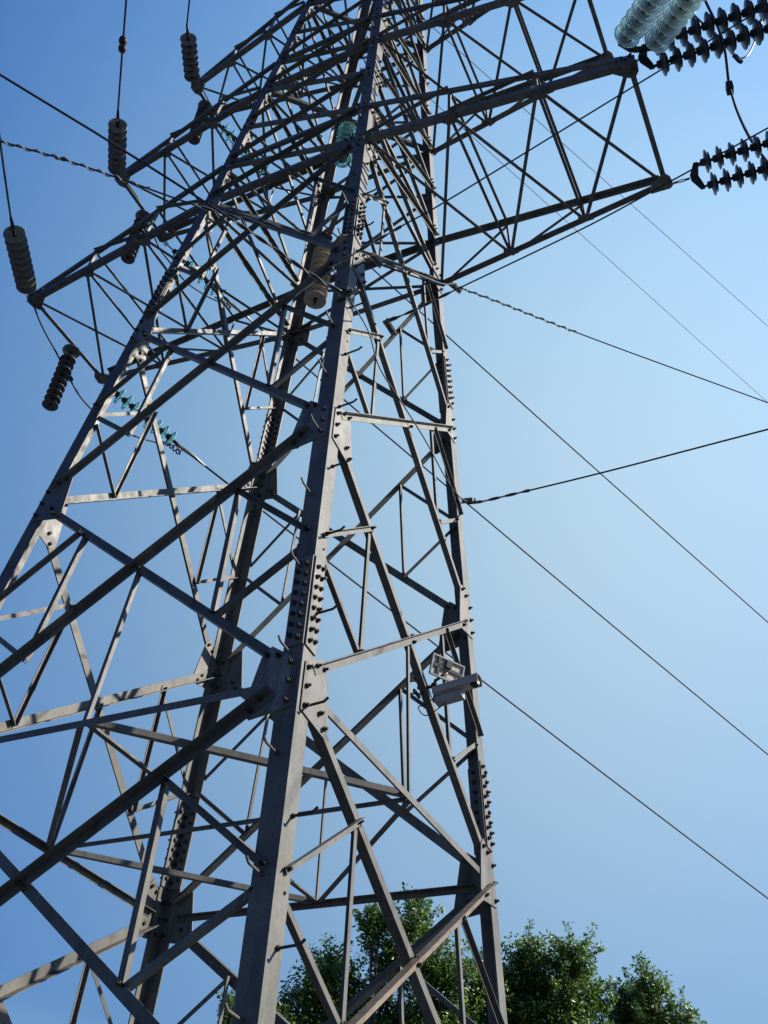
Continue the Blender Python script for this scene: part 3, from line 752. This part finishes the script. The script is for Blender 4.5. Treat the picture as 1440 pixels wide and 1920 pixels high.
bm = bmesh.new(); top = []
for t, w in ((-.005, .10), (.44, .112)):
    prof = [(-.5, -.30), (-.5, .35), (-.36, .52), (.36, .52), (.5, .35), (.5, -.30), (.47, -.30), (.47, .33), (.34, .48), (-.34, .48), (-.47, .33), (-.47, -.30)]
    top.append([bm.verts.new(c0 + cd*t + cs*x*w + cup*(y*w+.004)) for x, y in prof])
for i in range(12): bm.faces.new((top[0][i], top[0][(i+1) % 12], top[1][(i+1) % 12], top[1][i]))
bm.faces.new(top[0][::-1]); bm.faces.new(top[1]); addc('sun_shield', bm, WHITE)
bm = bmesh.new(); lathe_bm(bm, [(.356, .039), (.42, .041), (.422, .035), (.39, .02)], c0, cd, 20); ln_ = addc('lens_hood', bm, BLACKP, True)
bm = bmesh.new(); box_bm(bm, c0 + cd*.14 - cup*.095, cd, cs, cup, .26, .09, .055); bt = addc('battery_box', bm, GREYP)
bm = bmesh.new(); box_bm(bm, c0 + cd*.2 - cup*.057, cd, cs, cup, .07, .05, .02); tube_bm(bm, [A0 + R3*.16 - Z*.10, c0 + cd*.02 - cup*.07], .012, 6); addc('camera_foot', bm, WHITE)
bm = bmesh.new(); tube_bm(bm, smooth_path([c0 + cd*.01 - cup*.03, A0 + R3*.08 - Z*.17, A0 + R3*.02 - Z*.20, A0 + R3*.10 - Z*.28, c0 + cd*.1 - cup*.13], 8), .005, 6); addc('power_lead', bm, BLACKP, True)

# ------------------------------------------------------------------ trees behind the tower
CAMP = mw.translation.copy()
def polar(az, tan, dist): a = radians(az); return V((CAMP.x + cos(a)*dist, CAMP.y + sin(a)*dist, 1.6 + tan*dist))
def tree(label, base_az, dist, lobes, seed, dens=1.0):
    rnd = random.Random(seed)
    b = polar(base_az, 0, dist); b.z = 0
    t = thing('tree', label, 'tree', b, 'trees behind the tower')
    L = []
    for az, tn, rad, dd in lobes: L.append((polar(az, tn, dist+dd), rad))
    bm = bmesh.new()
    zmid = min(c.z for c, _ in L) - 1.2
    fork = V((b.x, b.y, max(1.6, zmid*.45)))
    tube_bm(bm, smooth_path([b - V((0, 0, .1)), b.lerp(fork, .5) + V((.08, -.05, 0)), fork], 5), [.26-.09*i/10 for i in range(11)], 9)
    fix(bm); tk = attach(link('trunk', bm, BARK, None, True), t)
    bm = bmesh.new(); cl = []
    for c, rad in L:
        mid = fork.lerp(c, .55) + V((rnd.uniform(-.3, .3), rnd.uniform(-.3, .3), .2))
        path = smooth_path([fork, mid, c + V((0, 0, rad*.5))], 6); tube_bm(bm, path, [.07*(1-i/len(path))**1.5+.007 for i in range(len(path))], 6)
        n = int(46*rad*rad/.3*dens) + 10
        for _ in range(n):
            v = V((rnd.gauss(0, 1), rnd.gauss(0, 1), rnd.gauss(0, 1))).normalized()
            q = c + v*rad*(rnd.uniform(.15, 1.12)**.6)*V((1, 1, 1.0)).length/1.732
            q += V((0, 0, .10))*rnd.uniform(-1, 1)
            cl.append((q, rnd.uniform(.10, .21), (v + V((0, 0, .9))).normalized()))
            if rnd.random() < .55: tube_bm(bm, [path[-1 - rnd.randrange(0, 5)], (c+q)/2 + V((0, 0, rnd.uniform(-.05, .1))), q], [.014, .009, .004], 4)
        # a few long shoots that break the outline
        for _ in range(int(7 + 6*rad)):
            v = V((rnd.gauss(0, .7), rnd.gauss(0, .7), abs(rnd.gauss(.6, .5)))).normalized(); s0 = c + v*rad*.8; s1 = s0 + (v + V((0, 0, .5))).normalized()*rnd.uniform(.18, .42)
            tube_bm(bm, [s0, s1], [.006, .003], 4)
            for k in range(5): cl.append((s0.lerp(s1, k/4), rnd.uniform(.035, .075), v))
    fix(bm); attach(link('branches', bm, BARK, None, True), t)
    bm = bmesh.new()
    for q, r, out in cl:
        nl = int(10 + 1400*r*r)
        for _ in range(nl):
            o = V((rnd.gauss(0, 1), rnd.gauss(0, 1), rnd.gauss(0, .8)))
            o = o.normalized()*r*rnd.random()**.5
            p = q + o; l = rnd.uniform(.052, .100); w = l*rnd.uniform(.42, .56)
            nrm = (out*.8 + V((rnd.gauss(0, .6), rnd.gauss(0, .6), rnd.gauss(.35, .5)))).normalized()
            d = (o.normalized() + V((rnd.gauss(0, .5), rnd.gauss(0, .5), rnd.gauss(-.1, .4)))); d = (d - nrm*d.dot(nrm))
            if d.length < .01: continue
            d.normalize(); s = nrm.cross(d)
            a = bm.verts.new(p); c1 = bm.verts.new(p + d*l*.5 + s*w*.5 - nrm*l*.05); c2 = bm.verts.new(p + d*l); c3 = bm.verts.new(p + d*l*.5 - s*w*.5 - nrm*l*.05)
            bm.faces.new((a, c1, c2, c3))
    attach(link('foliage', bm, LEAF), t)
    return t
D0 = 19.0
tree('broad leafy tree with a narrow top poking up behind the right face of the tower', 116.5, D0,
     [(120.2, .278, .42, 0), (119.3, .297, .40, .3), (118.8, .270, .4, .1), (120.8, .255, .55, .2), (121.3, .232, .5, 0), (117.6, .340, .20, -.2), (117.2, .349, .13, -.2), (115.25, .352, .36, 0), (115.9, .325, .36, 0), (116.6, .308, .30, .2), (114.2, .315, .42, .3), (112.9, .295, .55, 0),
      (111.9, .275, .6, .4), (114.4, .27, .75, .2), (116.5, .26, .75, .4), (118.4, .235, .70, .3), (113.0, .235, .8, 0), (115.5, .215, .9, .3), (118.5, .205, .9, 0), (120.6, .21, .7, .4)], 3)
tree('dense rounded tree to the right of the tower right leg', 108.6, D0+.6,
     [(109.4, .322, .36, 0), (108.5, .305, .45, .2), (106.7, .325, .33, 0), (107.0, .30, .45, .2), (110.6, .296, .45, .3), (109.6, .285, .6, .2), (107.6, .278, .62, 0), (106.3, .285, .38, .1), (110.5, .255, .75, .2), (108.4, .245, .8, .1), (106.5, .245, .6, .2), (105.9, .225, .5, .1), (109.3, .21, .9, .3), (107.2, .205, .85, 0)], 11)
tree('lower spreading tree farthest right at the bottom edge', 103.0, D0+1.4,
     [(103.6, .288, .30, 0), (102.75, .30, .26, 0), (104.4, .275, .34, .2), (103.2, .265, .45, .1), (101.9, .268, .36, 0), (101.4, .252, .34, .2), (102.5, .245, .5, .3), (104.0, .24, .55, .2), (105.1, .24, .45, .1), (103.2, .21, .8, .2)], 23)
tree('small tree top just left of the near leg at the bottom edge', 124.9, D0+1.0,
     [(124.35, .254, .13, 0), (124.5, .225, .26, .2), (124.3, .205, .4, 0)], 31)
